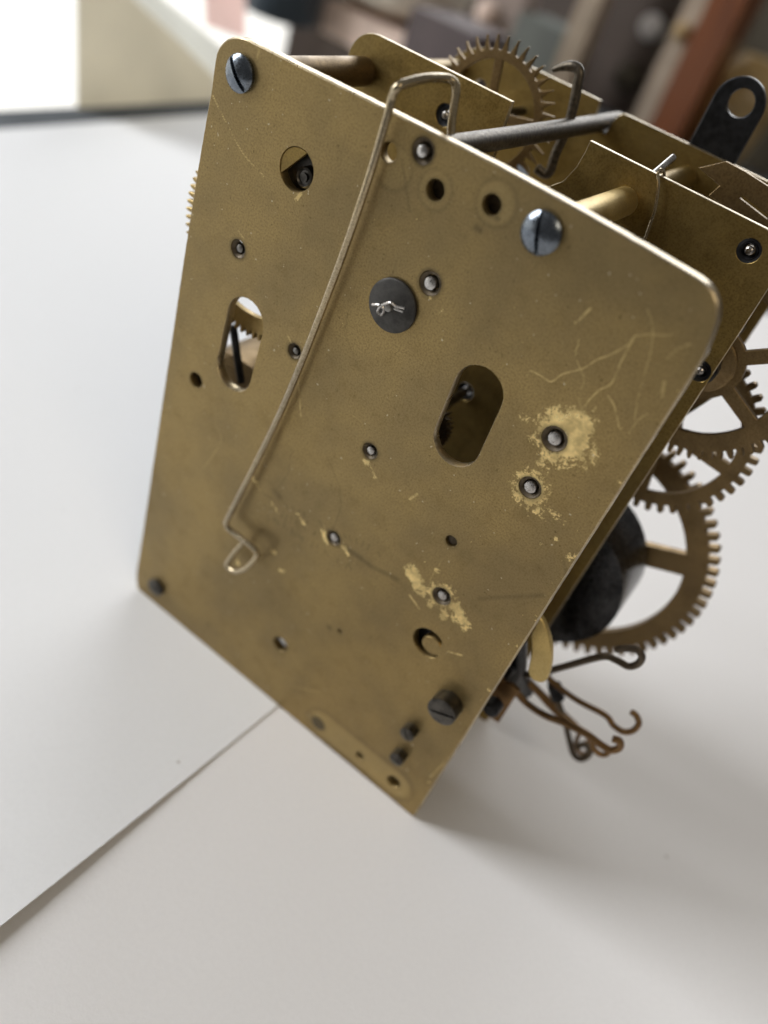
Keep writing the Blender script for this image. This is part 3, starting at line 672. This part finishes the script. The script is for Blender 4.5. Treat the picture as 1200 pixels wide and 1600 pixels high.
tab = [zT(p) for p in [(385, 20), (412, 60), (432, 110), (455, 180), (466, 260), (464, 350), (452, 420), (435, 470), (412, 492), (375, 495), (335, 475), (308, 445), (299, 405), (312, 340), (324, 270), (325, 210), (320, 160), (345, 100)]]
mk('lifting_tab', *slab([np.array([xz(p, 9.0) for p in tab])[::-1]], 9.0, 10.6, 0.25), 'brass_bright', MOV)['label'] = 'bright curved brass tab at the plate edge'
mk('hammer_arbor', *tube([at((788, 1046), 14), at((806, 1036), 22), at((822, 1080), 30)], 1.9, 12), 'steel_black', MOV)
mk('hammer_arbor', *tube([at((812, 998), 14), at((812, 1040), 19), at((800, 1062), 22)], 1.7, 12), 'steel_black', MOV)
c = xz((772, 1102), 12); mk('arbor_nut', *lathe(*c, [(1.5, 9.5), (2.0, 10), (2.0, 13), (1.4, 13.4)], 14), 'steel_black', MOV)
mk('hammer_strap', *slab([np.array([xz(p, 16) for p in [(775, 1062), (800, 1068), (812, 1078), (780, 1128), (764, 1118)]])[::-1]], 15.5, 16.6, 0.1), 'rusty_wire', MOV)
P = [at((866, 1070), 32), at((872, 1092), 32)]
mk('hammer_collar', *tube(P, 1.8, 12), 'steel_black', MOV)

# ------------------------------------------------------------------ what shows out of focus behind
def bg_tag(o, label, cat): return tag(o, label, cat)
# cream card propped by the window, white strip along its slanted top
def px_x(p, x):
    d = ray(p); t = (x / 1000 - CAM[0]) / d[0]; return (CAM + d * t) * 1000
def card(name, pts, x, th, mat, label, cat):
    L = np.array([px_x(p, x)[[1, 2]] for p in pts])
    L[:, 1] = np.maximum(L[:, 1], -1.15)
    if area2(L) < 0: L = L[::-1]
    V, F = slab([L], 0, th); V = [(x - v[1], v[0], v[2]) for v in V]
    return bg_tag(mk(name, V, F, mat, smooth=0), label, cat)
X0 = -306
card('cream_card', [(121, -60), (160, -60), (205, -6), (262, 46), (345, 128), (345, 190), (119, 199)], X0, 0.6, 'cream_card', 'cream paper card standing at the table edge before the window', 'card')
card('white_strip', [(160, -60), (215, -60), (250, -6), (312, 44), (368, 90), (368, 140), (345, 126), (262, 44), (205, -8)], X0 - 3, 1.0, 'white_card', 'white paper strip leaning along the slanted side of the cream card', 'paper strip')
card('pink_card', [(318, -40), (384, -40), (384, 62), (322, 40)], X0 - 30, 0.6, 'pink_card', 'small pink card beside the dark jar', 'card')
def jar(px, y, r, prof, mat, name, label, cat):
    c = at(px, y); V, F = lathe(0, 0, [(rr * r, z) for rr, z in prof], 32)
    V = [(c[0] + v[0], y + v[2], v[1]) for v in V]
    return bg_tag(mk(name, V, F, mat, smooth=50), label, cat)
def block(px0, px1, row, y, top, depth, mat, name, label, cat):
    a = at((px0, row), y); b = at((px1, row), y); z1 = at(((px0 + px1) / 2, top), y)[2] if top > 0 else 300
    V, F = box(a[0], b[0], y, y + depth, -1.1, z1)
    return bg_tag(mk(name, V, F, mat, smooth=0), label, cat), z1
jar((434, 20), 640, 42, [(0.9, -1.1), (1, 4), (1, 120), (0.8, 150), (0.4, 165), (0.4, 190)], 'blue_grey', 'jar', 'dark blue-grey jar standing behind the movement', 'jar')
tb, zt_ = block(498, 640, 60, 660, 26, 130, 'tan', 'tan_box', 'tan box with a cream bowl on top', 'box')
jar((615, -5), 735, 82, [(0.4, zt_ + .2), (0.55, zt_ + 1), (0.9, zt_ + 14), (1, zt_ + 45), (0.97, zt_ + 45), (0.86, zt_ + 16), (0.4, zt_ + 4)], 'cream', 'bowl', 'cream bowl standing on the tan box', 'bowl')
block(632, 745, 55, 650, 28, 70, 'box_brown', 'dark_box', 'dark brown box next to the tan box', 'box')
block(738, 806, 40, 950, -1, 40, 'mauve_pale', 'mauve_board', 'upright mauve board behind the dark brown box', 'board')
block(800, 884, 50, 930, 32, 80, 'green_grey', 'green_box', 'grey-green box beside the mauve board', 'box')
block(884, 920, 50, 880, -1, 30, 'beige_paint', 'beige_post', 'slim beige post beside the grey-green box', 'post')
block(914, 1052, 60, 960, -1, 40, 'mauve', 'dark_board', 'wide dark brown board between the two pale posts', 'board')
c_ = at((1018, 42), 950); V, F = lathe(0, 0, [(14 * math.sin(a), -14 * math.cos(a)) for a in np.linspace(0.05, 3.09, 10)], 20)
bg_tag(mk('knob', [(c_[0] + v[0], 950 + v[1], c_[2] + v[2]) for v in V] + [], F, 'white_glaze', smooth=60), 'round white knob on the wide dark board', 'knob')
block(1044, 1084, 60, 860, -1, 30, 'beige_paint', 'beige_post', 'slim beige post beside the red-brown wooden post', 'post')
block(1078, 1136, 60, 800, -1, 70, 'red_wood', 'wooden_post', 'red-brown wooden post behind the hanging bracket', 'post')
for k_, (p_, y_, r_, m_, l_) in enumerate((((1066, 50), 853, 9, 'gold_glaze', 'small golden ball standing in for a gold highlight on the beige post by the red-brown post'), ((760, 22), 935, 14, 'tan', 'tan ball knob on the mauve board'), ((980, 120), 945, 16, 'olive', 'dull olive knob low on the wide dark board'))):  # the golden ball is put in as a blurred highlight
    c_ = at(p_, y_); V, F = lathe(0, 0, [(r_ * math.sin(a), -r_ * math.cos(a)) for a in np.linspace(0.05, 3.09, 10)], 20)
    bg_tag(mk('ball_knob', [(c_[0] + v[0], y_ + v[1], c_[2] + v[2]) for v in V], F, m_, smooth=60), l_, 'knob')
block(1126, 1330, 60, 1000, -1, 40, 'olive', 'olive_board', 'dark olive board behind the hanging bracket', 'board')
jar((1162, 150), 900, 40, [(0.5, -1.1), (0.8, 20), (1, 60), (1, 80), (0.6, 105), (0.5, 112)], 'gold_glaze', 'vase', 'golden brown vase before the olive board', 'vase')
V, F = box(-1500, 1400, 1300, 1320, -300, 260)
tag(mk('back_wall', V, F, 'mauve', smooth=0), kind='structure')
